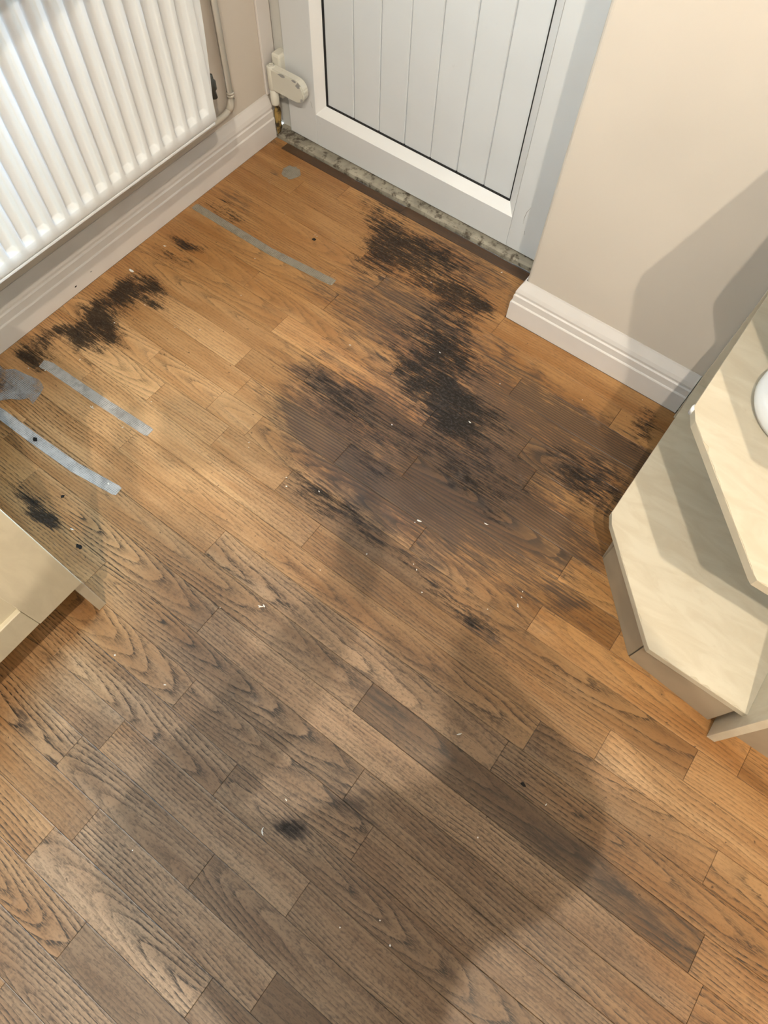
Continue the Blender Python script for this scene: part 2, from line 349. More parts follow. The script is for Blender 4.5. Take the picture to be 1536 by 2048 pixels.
# ---- skirting boards
PROF = [(0, 0), (.020, 0), (.020, .060), (.0185, .0625), (.0165, .0635), (.0165, .083), (.013, .0855), (.0125, .088), (.0145, .0905), (.0145, .095), (.0115, .105), (.0055, .119), (.0025, .126), (.0015, .130), (0, .130)]
def skirt_y(name, xw, y0, y1, label):       # along Y, standing out to +X
    a = [(xw + d, y0, z) for d, z in PROF]; b = [(xw + d, y1, z) for d, z in PROF]
    o = MB().sweep(PROF, a, b, None).build(name, M_SKIRT); struct(o, label); return o
sl = skirt_y('baseboard_left', -.02, -.046, -1.42, 'white moulded skirting board under the radiator')
a = [(.978 - d, -.20 - d, z) for d, z in PROF]; b = [(1.464, -.20 - d, z) for d, z in PROF]
mb = MB(); mb.sweep(PROF, a, b, None)
a2 = [(.978 - d, -.03, z) for d, z in PROF]; mb.sweep(PROF, a2, a, None)
struct(mb.build('baseboard_right', M_SKIRT), 'white moulded skirting board beside the door, wrapping the wall corner')
# scuffs on the left skirting
for (y, z, s) in ((-.862, .022, .006), (-.805, .030, .005)):
    mbx = MB(); pts = []
    for k in range(7):
        th = 2*math.pi*k/7; rr = s*random.uniform(.5, 1.1); pts.append((y + rr*math.cos(th), z + .45*rr*math.sin(th)))
    o = len(mbx.v); mbx.v += [(.0004, y_, z_) for y_, z_ in pts] + [(-.0005, y_, z_) for y_, z_ in pts]
    mbx.f += [tuple(range(7)), tuple(13-i for i in range(7))] + [(i, (i+1) % 7, 7+(i+1) % 7, 7+i) for i in range(7)]
    mbx.build('scuff_mark', M_BLACKBIT if s > .0055 else M_METAL, sl)

# ------------------------------------------------------------------ oak planks
ROWS = {-9: ([.317], [0, .12]), -8: ([.196], [-.05, .05]), -7: ([.52, .957], [0, .05, .05]), -6: ([.617, 1.35], [.05, -.05, 0]),
 -5: ([.492, 1.1], [.05, -.05, -.1]), -4: ([.554], [0, -.1]), -3: ([.331, .826, 1.213], [.05, .1, -.1, .15]),
 -2: ([.493, .979, 1.27], [.1, .42, -.3, -.05]), -1: ([.662], [.05, -.15]), 0: ([.492, 1.022, 1.45], [.15, -.1, -.2, .1]),
 1: ([.552, .871, 1.62], [.1, .05, -.35, 0]), 2: ([.31, .525, .652, 1.145, 1.455, 1.944], [.25, .2, .15, .1, -.2, .3, -.15]),
 3: ([.392, .606, .808, 1.86], [.25, .1, .05, -.3, .15]), 4: ([.22, .949, 1.7], [.2, .1, -.1, .1]), 5: ([.441, 1.577, 1.968], [.2, .02, -.05, -.1]),
 6: ([.787, 1.545], [.15, .3, -.12]), 7: ([.203, 1.26, 2.006], [.3, -.12, -.50, .2]), 8: ([.331, .898, 2.036], [.3, .0, .32, .15]),
 9: ([.63, 1.346], [.1, -.08, .0]), 10: ([.965, 1.421, 2.15], [0, .1, .08, .1]), 11: ([.698, 1.142, 1.85], [.15, .1, -.12, .1]),
 12: ([.908, 1.383, 1.95], [.1, .1, -.08, 0]), 13: ([.864, 1.213, 1.75], [.05, -.05, -.18, 0]), 14: ([.987, 1.425], [-.02, .3, -.45]),
 15: ([.944, 1.341, 1.8], [.15, .42, -.2, 0]), 16: ([1.105, 1.6], [.12, -.38, 0]), 17: ([1.5], [.25, 0]), 18: ([1.061, 1.6], [-.15, .1, 0])}
CATH = {(15, 1): (.0, .028, -.10), (9, 1): (.012, .02, .09), (10, 0): (0, .03, .12), (16, 0): (-.01, .03, -.13), (16, 1): (.0, .015, .11), (7, 1): (.008, .02, .06),
        (5, 1): (-.01, .025, .05), (10, 1): (.02, .03, .1), (9, 2): (-.06, .05, .04), (2, 3): (.0, .03, -.09), (8, 1): (.005, .02, .1), (3, 3): (.03, .05, .05),
        (11, 2): (.0, .02, .1), (-3, 3): (.005, .012, .12), (-6, 0): (.0, .02, .1), (13, 1): (-.02, .03, -.1), (7, 2): (.01, .03, .05), (6, 2): (.0, .02, .06), (5, 2): (.05, .06, .08)}
Y0ROW, ROWW = -.718, .0711
GAP = .0003
nplank = 0
def field(lst, x, y):
    wx = .055*noise.noise((x*7, y*11, 1.3)) + .02*noise.noise((x*25, y*40, 5.3)); wy = .035*noise.noise((x*7, y*11, 8.3)) + .012*noise.noise((x*25, y*40, 2.9))
    t = 0.
    for (bx, by, rx, ry, st) in lst:
        dx, dy = (x + wx - bx)/(rx*1.4), (y + wy - by)/(ry*1.4)
        d = dx*dx + dy*dy
        if d < 1: t += st*(1 - math.sqrt(d))
    return t
def plank(x0, x1, y0, y1, tone, row, key=None, dark=False, name='plank'):
    """y0 > y1; a strip with softened top edges"""
    global nplank
    c = .0009; h = .0065
    xa, xb, ya, yb = x0 + GAP, x1 - GAP, y1 + GAP, y0 - GAP
    cx, cy = (xa + xb)/2, (ya + yb)/2
    hx, hy = (xb - xa)/2, (yb - ya)/2
    dz = random.uniform(-.00035, .00015)
    seen = row < 21 and x0 < 2.3
    nx, ny = (max(2, int((xb - xa)/.014)), max(2, int((yb - ya)/.014))) if seen else (1, 1)
    X = [-hx + c + (2*hx - 2*c)*i/nx for i in range(nx + 1)]; Y = [-hy + c + (2*hy - 2*c)*j/ny for j in range(ny + 1)]
    v = [(x, y, 0.) for x in X for y in Y]
    f = [(i*(ny+1)+j, (i+1)*(ny+1)+j, (i+1)*(ny+1)+j+1, i*(ny+1)+j+1) for i in range(nx) for j in range(ny)]
    loop = [i*(ny+1) for i in range(nx)] + [nx*(ny+1)+j for j in range(ny)] + [i*(ny+1)+ny for i in range(nx, 0, -1)] + [j for j in range(ny, 0, -1)]
    o1 = len(v); nl = len(loop)
    sx_, sy_ = hx/(hx - c), hy/(hy - c)
    v += [(v[k][0]*sx_, v[k][1]*sy_, -c*.6) for k in loop]; v += [(v[k][0]*sx_, v[k][1]*sy_, -h) for k in loop]
    for k in range(nl):
        k2 = (k + 1) % nl
        f.append((loop[k2], loop[k], o1 + k, o1 + k2)); f.append((o1 + k2, o1 + k, o1 + nl + k, o1 + nl + k2))
    me = bpy.data.meshes.new(name); me.from_pydata(v, [], f); me.materials.append(M_OAK)
    gk_, wk_ = random.uniform(.65, 1.4), random.uniform(.7, 1.3)
    for nm, lst, kk in (('mould', MOULD, 1.), ('grime', GRIME, gk_), ('wear', WEAR_SHADE, wk_), ('pale', PALE, wk_)):
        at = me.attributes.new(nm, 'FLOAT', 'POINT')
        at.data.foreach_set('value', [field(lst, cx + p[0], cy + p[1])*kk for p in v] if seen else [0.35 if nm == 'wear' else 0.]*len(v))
    o = bpy.data.objects.new(name, me); col.objects.link(o); o.location = (cx, cy, dz); o.parent = floor
    o['seed'] = random.random()*10; o['tone'] = float(tone)
    o['grey'] = .04
    if key in CATH: of, de, slp = CATH[key]; gs = 1.0
    elif random.random() < .45: of, de, slp, gs = random.uniform(-.03, .03), random.uniform(.015, .05), random.choice((-1, 1))*random.uniform(.04, .12), .85
    else: of, de, slp, gs = random.choice((-1, 1))*random.uniform(.08, .3), random.uniform(.02, .1), random.uniform(-.06, .06), .8
    k = .22 if row < -1 else (.36 if row < 3 else (.55 if row < 6 else (.85 if row < 10 else 1.0)))
    o['ring_offset'] = float(of); o['ring_depth'] = float(de); o['ring_slope'] = float(slp); o['grain'] = float(gs*k)
    nplank += 1
    return o
XE = 2.93
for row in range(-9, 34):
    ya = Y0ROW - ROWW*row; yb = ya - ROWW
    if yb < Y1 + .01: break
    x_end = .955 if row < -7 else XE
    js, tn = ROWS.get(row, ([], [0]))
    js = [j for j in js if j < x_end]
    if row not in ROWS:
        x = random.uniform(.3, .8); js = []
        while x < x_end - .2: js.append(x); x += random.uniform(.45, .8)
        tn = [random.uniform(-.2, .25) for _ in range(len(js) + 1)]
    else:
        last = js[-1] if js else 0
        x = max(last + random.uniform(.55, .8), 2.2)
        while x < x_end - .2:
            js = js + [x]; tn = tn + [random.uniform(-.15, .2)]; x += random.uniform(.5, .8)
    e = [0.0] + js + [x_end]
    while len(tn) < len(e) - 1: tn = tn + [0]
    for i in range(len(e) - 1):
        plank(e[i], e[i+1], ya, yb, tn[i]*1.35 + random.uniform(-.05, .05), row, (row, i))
# dark strip along the threshold
st = plank(.045, .50, -.047, Y0ROW - ROWW*-9, -1.45, -9, name='threshold_strip'); st['grain'] = .15; st['grey'] = .6
st = plank(.50, .955, -.044, Y0ROW - ROWW*-9, -1.4, -9, name='threshold_strip'); st['grain'] = .15; st['grey'] = .6
st = plank(.0, .045, -.047, Y0ROW - ROWW*-9, -.05, -9, name='threshold_strip'); st['grain'] = .3

# ------------------------------------------------------------------ threshold
mb = MB(); n = 60; fr = []
for i in range(n + 1):
    x = -.015 + i/n*.985
    fr.append((x, -.045 + .012*x + .0035*(noise.noise((x*14, 2.1, 0)) + .6*noise.noise((x*45, 7.7, 0)))))
for i, (x, y) in enumerate(fr):
    zz = .010 + .002*noise.noise((x*20, 0, 3)); 
    mb.v += [(x, y, -.007), (x, y + .001, zz*.55), (x, y + .008 + .004*noise.noise((x*25, 5, 0)), zz), (x, .085, .011)]
for i in range(n):
    for k in range(3): mb.f.append((i*4+k, (i+1)*4+k, (i+1)*4+k+1, i*4+k+1))
mb.f += [(0, 1, 2, 3), tuple(n*4+k for k in (3, 2, 1, 0))]
struct(mb.build('trim_3', M_THRESH, smooth=False), 'dirty cement threshold strip under the door')

# ------------------------------------------------------------------ door
door = struct(thing('door_1', (.47, .03, .011), 'white plastic panelled back door with a grubby sash', 'door'))
YF, YP = -.012, .016          # sash face, panel face
# outer frame (behind the sash)
box('door_frame', M_UPVC2, -.02, .036, .004, .075, .011, 2.03, .003, door)
box('door_frame', M_UPVC2, .915, .975, .004, .075, .011, 2.03, .003, door)
box('door_frame', M_UPVC2, .036, .915, .004, .075, 1.98, 2.03, .003, door)
SL, SR, SB, ST = .032, .925, .017, 1.975          # sash outer
OL, OR, OB = .139, .823, .113                     # bead outer edge
IL, IR, IB = .161, .794, .135                     # bead inner edge
MID0, MID1, TOP = .93, 1.03, 1.90
box('sash_stile', M_UPVC, SL, OL, YF, .06, SB, ST, .002, door)
box('sash_stile', M_UPVC, OR, SR, YF, .06, SB, ST, .002, door)
box('sash_rail', M_UPVC, OL, OR, YF, .06, SB, OB, .0012, door)
box('sash_rail', M_UPVC, OL, OR, YF, .06, MID0, MID1, .0012, door)
box('sash_rail', M_UPVC, OL, OR, YF, .06, TOP, ST, .0012, door)
def bead(o4, i4):           # bevelled glazing bead: outer edge at the sash face, inner edge at the panel
    (xa, za), (xb, zb) = o4; (xc, zc), (xd, zd) = i4
    mb = MB(); e = .0008
    mb.v = [(xa, YF - e, za), (xb, YF - e, zb), (xd, YP - .002, zd), (xc, YP - .002, zc), (xa, .05, za), (xb, .05, zb), (xd, .05, zd), (xc, .05, zc)]
    mb.f = [(0,1,2,3), (4,7,6,5), (0,4,5,1), (1,5,6,2), (2,6,7,3), (3,7,4,0)]
    return mb.build('glazing_bead', M_BEAD, door)
bead(((OL, OB), (OR, OB)), ((IL, IB), (IR, IB)))
bead(((OL, OB), (OL, MID0)), ((IL, IB), (IL, MID0 - .022)))
bead(((OR, OB), (OR, MID0)), ((IR, IB), (IR, MID0 - .022)))
bead(((OL, MID0), (OR, MID0)), ((IL, MID0 - .022), (IR, MID0 - .022)))
bead(((OL, MID1), (OR, MID1)), ((IL, MID1 + .022), (IR, MID1 + .022)))
bead(((OL, TOP), (OR, TOP)), ((IL, TOP - .022), (IR, TOP - .022)))
bead(((OL, MID1), (OL, TOP)), ((IL, MID1 + .022), (IL, TOP - .022)))
bead(((OR, MID1), (OR, TOP)), ((IR, MID1 + .022), (IR, TOP - .022)))
gk = MB()
gk.box(IL - .001, IL + .0035, YP - .0035, YP + .002, IB, MID0 - .022)
gk.box(IL, IR, YP - .0035, YP + .002, IB - .001, IB + .0035)
gk.box(IR - .002, IR + .001, YP - .003, YP + .002, IB, MID0 - .022)
gk.build('gasket', M_BLACK, door)
# seven vertical tongue-and-groove boards
ed = [IL] + [.2585 + .0893*k for k in range(6)] + [IR]
M_BOARD = paint('white_panel_plastic', (.70, .74, .78), .34, .03, scale=4, bstr=.015, grime=(.55, .57, .58), gs=(.68, .95))
for i in range(7):
    mb = MB(); x0, x1 = ed[i], ed[i+1]; g1 = .0045; z0, z1 = IB - .004, MID0 - .015
    pr = [(x0, YP + .012), (x0, YP + .0050), (x0 + .0010, YP + .0048), (x0 + g1, YP), (x1 - g1*.4, YP), (x1, YP + .0018), (x1, YP + .012)]
    mb.sweep(pr, [(x, y, z0) for x, y in pr], [(x, y, z1) for x, y in pr], None)
    mb.build('panel_board', M_BOARD, door)
box('pane', M_GLASSY, IL - .005, IR + .005, YP + .012, YP + .016, MID1 + .015, TOP - .015, 0, door)
box('draught_seal', M_BLACK, SL, SR, .005, .05, .0105, .0185, 0, door)
# scuffs and scratch on the door face
def scratch(pts, r, mat=M_BLACKBIT):
    return MB().tube(pts, r, 5).build('scratch', mat, door)
yf = YF - .0002
scratch([(.868, yf, .168), (.860, yf, .150), (.857, yf, .130), (.858, yf, .112)], [.0003, .0007, .0006, .0002], M_METAL)
scratch([(.868, yf, .092), (.869, yf, .080)], .0004, M_METAL)
scratch([(.1225, yf, .145), (.1265, yf, .128)], .0005, M_METAL)
scratch([(.52, YP - .0003, .56), (.5205, YP - .0003, .585)], .0004, M_METAL)
# hinge
hinge = bpy.data.objects.new('hinge', None); col.objects.link(hinge); hinge.location = (.012, -.045, .15); hinge.parent = door
hinge.matrix_parent_inverse = Matrix.Translation(door.location).inverted()
hinge['label'] = 'cream painted flag hinge with chipped paint'
MB().lathe([(0, 0), (.0115, 0), (.013, .004), (.013, .046), (0, .046)], (.012, -.046, .110), 20).build('knuckle', M_HINGE, hinge, True)
bm = bmesh.new(); pts = [(.004, .157), (.10, .157)] + [(.105 + .032*math.sin(math.radians(d)), .189 - .032*math.cos(math.radians(d))) for d in range(10, 171, 20)] + [(.10, .221), (.004, .221)]
vs = [bm.verts.new((x, -.058, z)) for x, z in pts]; fc = bm.faces.new(vs)
ex = bmesh.ops.extrude_face_region(bm, geom=[fc]); bmesh.ops.translate(bm, vec=(0, .026, 0), verts=[v for v in ex['geom'] if isinstance(v, bmesh.types.BMVert)])
bmesh.ops.bevel(bm, geom=bm.edges[:], offset=.0035, segments=2, affect='EDGES')
MB().bm(bm).build('hinge_leaf', M_HINGE, hinge, False)
MB().lathe([(0, 0), (.0135, 0), (.0145, .003), (.0145, .062), (.012, .066), (0, .066)], (.012, -.046, .157), 20).build('barrel', M_HINGE, hinge, True)
MB().lathe([(0, 0), (.004, 0), (.004, .0016), (.0075, .0016), (.0075, 0), (.0095, .0004), (0, .0004)], (.012, -.046, .2232), 18).build('pin_cap', M_HINGE, hinge, True)
box('hinge_bracket', M_HINGE, .002, .034, -.034, .006, .125, .247, .006, hinge)
for (cx, cz, rx, rz) in ((.060, .2165, .016, .0045), (.118, .210, .009, .008), (.128, .172, .005, .006), (.104, .2185, .010, .0030)):
    mb = MB(); q = 11; tp = []
    for k in range(q):
        th = 2*math.pi*k/q; f_ = random.uniform(.6, 1.1); tp.append((cx + rx*f_*math.cos(th), cz + rz*f_*math.sin(th)))
    mb.v = [(x, -.0586, z) for x, z in tp] + [(x, -.0575, z) for x, z in tp]
    mb.f = [tuple(range(q)), tuple(2*q-1-i for i in range(q))] + [(i, (i+1) % q, q+(i+1) % q, q+i) for i in range(q)]
    mb.build('chipped_patch', M_METAL, hinge)
# old filler in the corner gap
mb = MB(); bm = bmesh.new(); bmesh.ops.create_icosphere(bm, subdivisions=3, radius=1)
for v in bm.verts:
    k = 1 + .5*noise.noise(v.co*2.3) + .25*noise.noise(v.co*6)
    v.co = Vector((.003 + v.co.x*.009*k, -.034 + v.co.y*.010*k, .055 + v.co.z*.050*k))
mb.bm(bm); tag(mb.build('filler_foam', M_FOAM, smooth=True), 'yellow-brown crumbling filler in the gap below the hinge', 'filler')

# ------------------------------------------------------------------ radiator
XF, ZB, YR, YL, ZT = .18, .327, -.4215, -1.385, .80
rad = thing('panel_radiator', (.09, (YR + YL)/2, ZB), 'white fluted panel radiator hung on the left wall', 'radiator')
ys = [YR]; dep = [0.]
for k in range(23):
    yc = -.4555 - .0405*k
    for dy, d in ((.0165, 0), (.0146, .0008), (.0128, .004), (.0106, .0088), (.0082, .0112), (.0048, .012), (0, .012), (-.0048, .012), (-.0082, .0112), (-.0106, .0088), (-.0128, .004), (-.0146, .0008), (-.0165, 0)):
        ys.append(yc + dy); dep.append(d)
ys.append(YL); dep.append(0.)
zs = [(ZB, 0), (ZB + .004, 0), (.3535, 0), (.3560, .10), (.3655, .92), (.3685, 1), (.765, 1), (.777, 0), (ZT, 0)]
mb = MB(); nz = len(zs)
for y, d in zip(ys, dep):
    for (z, kk) in zs: mb.v.append((XF - d*kk - (.003 if z == ZB else 0), y, z))
for i in range(len(ys) - 1):
    for k in range(nz - 1): mb.f.append((i*nz+k, (i+1)*nz+k, (i+1)*nz+k+1, i*nz+k+1))
fp = mb.build('front_panel', M_RAD, rad, True)
box('panel_backing', M_RAD, XF - .021, XF - .0135, YL + .002, YR - .002, ZB + .002, ZT - .002, 0, rad)
box('rear_panel', M_RAD, .062, .076, YL + .01, YR - .004, ZB - .012, ZT, .003, rad)
box('convector_fins', M_RAD, .080, XF - .024, YL + .06, YR - .05, ZB + .06, ZT - .05, 0, rad)
box('bottom_seam', M_RAD, XF - .016, XF - .003, YL + .004, YR - .003, ZB - .009, ZB - .0015, .002, rad)
for ya_, sg in ((YR, 1), (YL, -1)):
    mb = MB(); pr = [(ya_ - .004*sg, ZB + .001), (ya_ + .001*sg, ZB + .001), (ya_ + .007*sg, ZB + .06), (ya_ + .014*sg, ZB + .12), (ya_ + .020*sg, ZB + .18), (ya_ + .024*sg, ZB + .24), (ya_ + .026*sg, ZT), (ya_ - .004*sg, ZT)]
    mb.sweep(pr, [(.070, y, z) for y, z in pr], [(XF - .006, y, z) for y, z in pr], None); mb.build('side_panel', M_RAD, rad)
box('top_grille', M_RAD, .062, XF - .002, YL, YR, ZT, ZT + .012, .002, rad)
mb = MB(); mb.tube([(.10, -.348, .372), (.10, -.348, .360), (.10, -.348, .356), (.10, -.348, .338), (.10, -.348, .333), (.10, -.348, .316)], [.006, .007, .011, .011, .007, .009], 14)
mb.tube([(.10, -.40, .345), (.10, -.348, .345)], .008, 12)
vv = mb.build('valve', M_VALVE, rad, True); vv['label'] = 'dark tarnished lockshield valve'
box('wall_bracket', M_RAD, -.0195, .062, YL + .2, YL + .23, ZB + .1, ZB + .4, 0, rad)
box('wall_bracket', M_RAD, -.0195, .062, YR - .23, YR - .2, ZB + .1, ZB + .4, 0, rad)
# painted pipe down the wall beside it
pipe = thing('heating_pipe', (-.004, -.20, .16), 'cream painted heating pipe running down the wall beside the radiator', 'pipe')
pp = [(-.006, -.200, .86), (-.006, -.200, .215), (-.006, -.201, .196), (-.006, -.205, .182), (-.006, -.214, .172), (-.006, -.230, .166), (-.006, -.262, .164), (-.006, -.60, .164)]
MB().tube(pp, .0085, 14).build('pipe_run', M_PIPE, pipe, True)
for z in (.213, .205):
    MB().tube([(-.006, -.200, z + .0028), (-.006, -.200, z - .0028)], .0108, 16).build('solder_ring', M_PIPE, pipe, True)
MB().tube([(-.006, -.200, .216), (-.006, -.200, .196), (-.006, -.206, .180), (-.006, -.216, .170)], .0100, 14).build('elbow', M_PIPE, pipe, True)

# ------------------------------------------------------------------ open-ended shelf unit (right)
unit = thing('end_shelf_unit', (1.66, -.54, 0), 'pale maple open end shelf unit with clipped corner against the right wall', 'shelf unit')
def shelf_poly(j=.0024, seed=1):
    c = [(1.466, -.222), (1.463, -.655), (1.476, -.680), (1.6535, -.866), (1.660, -.871), (1.862, -.872), (1.862, -.222)]
    out = []; random.seed(seed)
    for i in range(len(c)):
        p, q = Vector(c[i]), Vector(c[(i+1) % len(c)]); L = (q - p).length
        out.append(tuple(p))
        if i in (2, 4):
            for k in range(1, int(L/.012)):
                s = p.lerp(q, k*.012/L); nrm = Vector((-(q-p).y, (q-p).x)).normalized()
                out.append(tuple(s + nrm*abs(random.gauss(0, j))*(1 if random.random() < .6 else .2)))
    return c, out
def shelf(z, seed):
    c, jag = shelf_poly(seed=seed)
    b_ = MB().prism(c, z - .018, z - .0012).build('shelf', M_EDGE, unit)
    MB().prism(jag, z - .0016, z).build('laminate_top', M_MAPLE, b_)
    return b_
shelf(.14, 3); su = shelf(.53, 5)
MB().tube([(1.4655, -.655, .5125), (1.4655, -.655, .5285)], .0055, 10).build('corner_chip', M_WHITE, su, True)
box('back_panel', M_MAPLE, 1.466, 1.862, -.235, -.201, 0, .87, .0008, unit)
box('end_panel', M_MAPLE, 1.862, 1.880, -.898, -.202, .0, .87, .001, unit)
def wallboard(p, q, t, z0, z1, name, mat, par):
    p, q = Vector(p), Vector(q); d = (q - p).normalized(); nn = Vector((-d.y, d.x))*t
    return MB().prism([tuple(p), tuple(q), tuple(q + nn), tuple(p + nn)], z0, z1).build(name, mat, par)
wallboard((1.508, -.684), (1.657, -.846), .015, 0.0005, .1215, 'plinth_board', M_PLINTH, unit)
wallboard((1.660, -.848), (1.850, -.866), .015, 0.0005, .1215, 'plinth_board', M_PLINTH, unit)
wallboard((1.505, -.30), (1.505, -.681), .015, 0.0005, .1215, 'plinth_board', M_PLINTH, unit)
# neighbouring cabinet and worktop above (out of frame but casting the shadows on wall and shelf)
cab2 = thing('base_cabinet', (2.2, -.55, 0), 'pale cabinet just beyond the end panel at the right edge', 'cabinet')
box('plinth', M_PLINTH, 1.8805, 2.60, -.862, -.846, 0.0005, .15, .001, cab2)
box('carcass', M_MAPLE, 1.8805, 2.60, -.842, -.202, .15, .868, .001, cab2)
box('cabinet_door', M_MAPLE2, 1.890, 2.235, -.878, -.8425, .16, .862, .002, cab2)
box('cabinet_door', M_MAPLE2, 2.240, 2.595, -.878, -.8425, .16, .862, .002, cab2)
wt = MB().prism([(1.448, -.2015), (1.448, -.655), (1.652, -.895), (2.60, -.895), (2.60, -.2015)], .8705, .908).build('worktop', M_TOP)
tag(wt, 'worktop over the end shelf unit and right-hand cabinet', 'worktop')
bowl = MB().lathe([(0, 0), (.070, 0), (.084, .006), (.090, .018), (.090, .030), (.086, .038), (.076, .043), (.055, .046), (.0, .047)], (1.613, -.566, .5305), 48).build('dish', M_WHITE, None, True)
tag(bowl, 'smooth white round covered dish on the upper maple shelf', 'dish')

# ------------------------------------------------------------------ left base cabinet
cab = thing('kitchen_cabinet', (.35, -1.8, 0), 'cream shaker base cabinet at the left edge of the floor', 'cabinet')
box('end_panel', M_EDGE, .02, .701, -1.445, -1.4265, 0.0005, .868, .001, cab)
box('carcass', M_MAPLE2, .02, .699, -2.60, -1.446, .16, .868, 0, cab)
box('plinth', M_PLINTH, .59, .605, -2.60, -1.446, .0005, .158, 0, cab)
def shaker(y0, y1, z0, z1):
    """y0 > y1"""
    d = bpy.data.objects.new('cabinet_door', None); col.objects.link(d); d.location = (.711, (y0+y1)/2, z0); d.parent = cab
    d.matrix_parent_inverse = Matrix.Translation(cab.location).inverted()
    sw = .102; rh = .078
    box('stile', M_MAPLE2, .702, .7205, y0 - sw, y0, z0, z1, .0015, d)
    box('stile', M_MAPLE2, .702, .7205, y1, y1 + sw, z0, z1, .0015, d)
    box('rail', M_MAPLE2, .702, .7200, y1 + sw + .0004, y0 - sw - .0004, z0 + .001, z0 + rh, .0015, d)
    box('rail', M_MAPLE2, .702, .7200, y1 + sw + .0004, y0 - sw - .0004, z1 - rh, z1, .0015, d)
    box('door_panel', M_MAPLE2, .702, .711, y1 + sw, y0 - sw, z0 + rh, z1 - rh, 0, d)
shaker(-1.4275, -1.945, .171, .86)
shaker(-1.949, -2.545, .171, .86)
wt2 = MB().box(0, .745, -2.60, -1.405, .8685, .906, .003).build('worktop', M_TOP)
tag(wt2, 'worktop over the cream shaker cabinet', 'worktop')

# ------------------------------------------------------------------ tape residue on the floor
def mk_tape(name, c, alpha_lo, alpha_hi, scale):
    g = G(name); P = g.pos()
    th = g.math('ADD', g.math('SINE', g.math('MULTIPLY', g.sep(P)[0], 1250)), g.math('SINE', g.math('MULTIPLY', g.sep(P)[1], 1500)))
    n = g.noise(P, scale, 5, .65)
    a = g.ss(g.math('ADD', n, g.math('MULTIPLY', th, .06)), .30, .62, alpha_lo, alpha_hi)
    cc = g.mix(g.ss(g.noise(P, 22, 3, .5), .35, .75), c, tuple(x*.82 for x in c))
    return g.bsdf(cc, .55, th, .4, .0006, alpha=a)
M_TAPE = mk_tape('white_mesh_tape', (.60, .61, .63), .50, .95, 26)
M_TAPE2 = mk_tape('grey_sticky_residue', (.40, .36, .29), .45, .72, 22)
M_FILM = mk_tape('hazy_adhesive_film', (.46, .48, .52), .0, .75, 20)
def tape(pts, wd, name, mat, label, seed):
    mb = MB(); random.seed(seed); P = [Vector(p) for p in pts]; samples = []
    for i in range(len(P) - 1):
        k = max(2, int((P[i+1] - P[i]).length/.008))
        samples += [P[i].lerp(P[i+1], j/k) for j in range(k)]
    samples.append(P[-1]); n = len(samples)
    for i, s in enumerate(samples):
        d = (samples[min(i+1, n-1)] - samples[max(i-1, 0)]).normalized(); nn = Vector((-d.y, d.x))
        a = wd/2*(1 + .07*noise.noise((i*.5, seed, 0))); b_ = wd/2*(1 + .07*noise.noise((i*.5, seed + 9, 0)))
        if i in (0, n-1): a *= .85; b_ *= .8
        for q, z in ((s + nn*a, .0009), (s - nn*b_, .0009), (s - nn*b_, .0002), (s + nn*a, .0002)): mb.v.append((q.x, q.y, z))
    for i in range(n - 1):
        for k in range(4): mb.f.append((i*4+k, i*4+(k+1) % 4, (i+1)*4+(k+1) % 4, (i+1)*4+k))
    mb.f += [(3, 2, 1, 0), tuple((n-1)*4+k for k in range(4))]
    return tag(mb.build(name, mat), label, 'tape', 'tape strips stuck to the floor')
tape([(.012, -.430), (.054, -.4295), (.303, -.430), (.518, -.412)], .025, 'tape_strip', M_TAPE2, 'dull grey strip of tape residue nearest the door', 1)
tape([(.104, -1.082), (.128, -1.076), (.287, -1.072), (.468, -1.063)], .026, 'tape_strip', M_TAPE, 'white mesh tape strip starting by the black mould under the radiator', 2)
tape([(.108, -1.248), (.14, -1.244), (.246, -1.243), (.397, -1.238), (.525, -1.221)], .026, 'tape_strip', M_TAPE, 'white mesh tape strip nearest the cream cabinet', 3)
def patch(outline, mat, name, label, cat, z=.0007):
    mb = MB(); n = len(outline)
    mb.v = [(x, y, z) for x, y in outline] + [(x, y, .0002) for x, y in outline]
    mb.f = [tuple(range(n)), tuple(2*n-1-i for i in range(n))] + [(i, (i+1) % n, n+(i+1) % n, n+i) for i in range(n)]
    return tag(mb.build(name, mat), label, cat)
random.seed(11)
patch([(.140 + .031*random.uniform(.85, 1.08)*math.cos(t), -.144 + .028*random.uniform(.85, 1.08)*math.sin(t)) for t in [2*math.pi*k/22 for k in range(22)]],
      M_TAPE2, 'residue_patch', 'round pale grey residue mark near the door corner', 'residue')
ol = [(.015, -1.15), (.045, -1.152), (.065, -1.134), (.1, -1.128), (.14, -1.119), (.165, -1.128), (.175, -1.15), (.182, -1.178), (.160, -1.172), (.148, -1.189), (.128, -1.2), (.11, -1.222), (.06, -1.225), (.015, -1.21)]
patch(ol, M_FILM, 'adhesive_film', 'hazy torn film of adhesive at the left edge beside the mould', 'residue', .0006)

# ------------------------------------------------------------------ crumbs and specks
random.seed(5)
shapes = []
for s in range(5):
    bm = bmesh.new(); bmesh.ops.create_icosphere(bm, subdivisions=1, radius=1)
    for v in bm.verts: v.co *= random.uniform(.6, 1.15)
    mb = MB().bm(bm); me = bpy.data.meshes.new('plaster_crumb'); me.from_pydata(mb.v, [], mb.f); me.materials.append(M_CRUMB); shapes.append(me)
def crumb_zone(x, y):
    if x < .22 and y > -.75: return 'close to the skirting under the radiator'
    if x < .55 and y < -.97: return 'among the white mesh tape strips'
    if x < .5 and y > -.62: return 'beside the grey tape residue'
    if x < .6: return 'below the mould patch at the radiator'
    if y > -.62: return 'on the black mould in front of the door'
    if x > 1.3 and y > -1.1: return 'on the orange boards by the shelf unit'
    if y > -1.1: return 'on the dark stained middle boards'
    if x < 1.0: return 'on the boards beside the cream cabinet'
    return 'on the shadowed grey boards at the bottom'
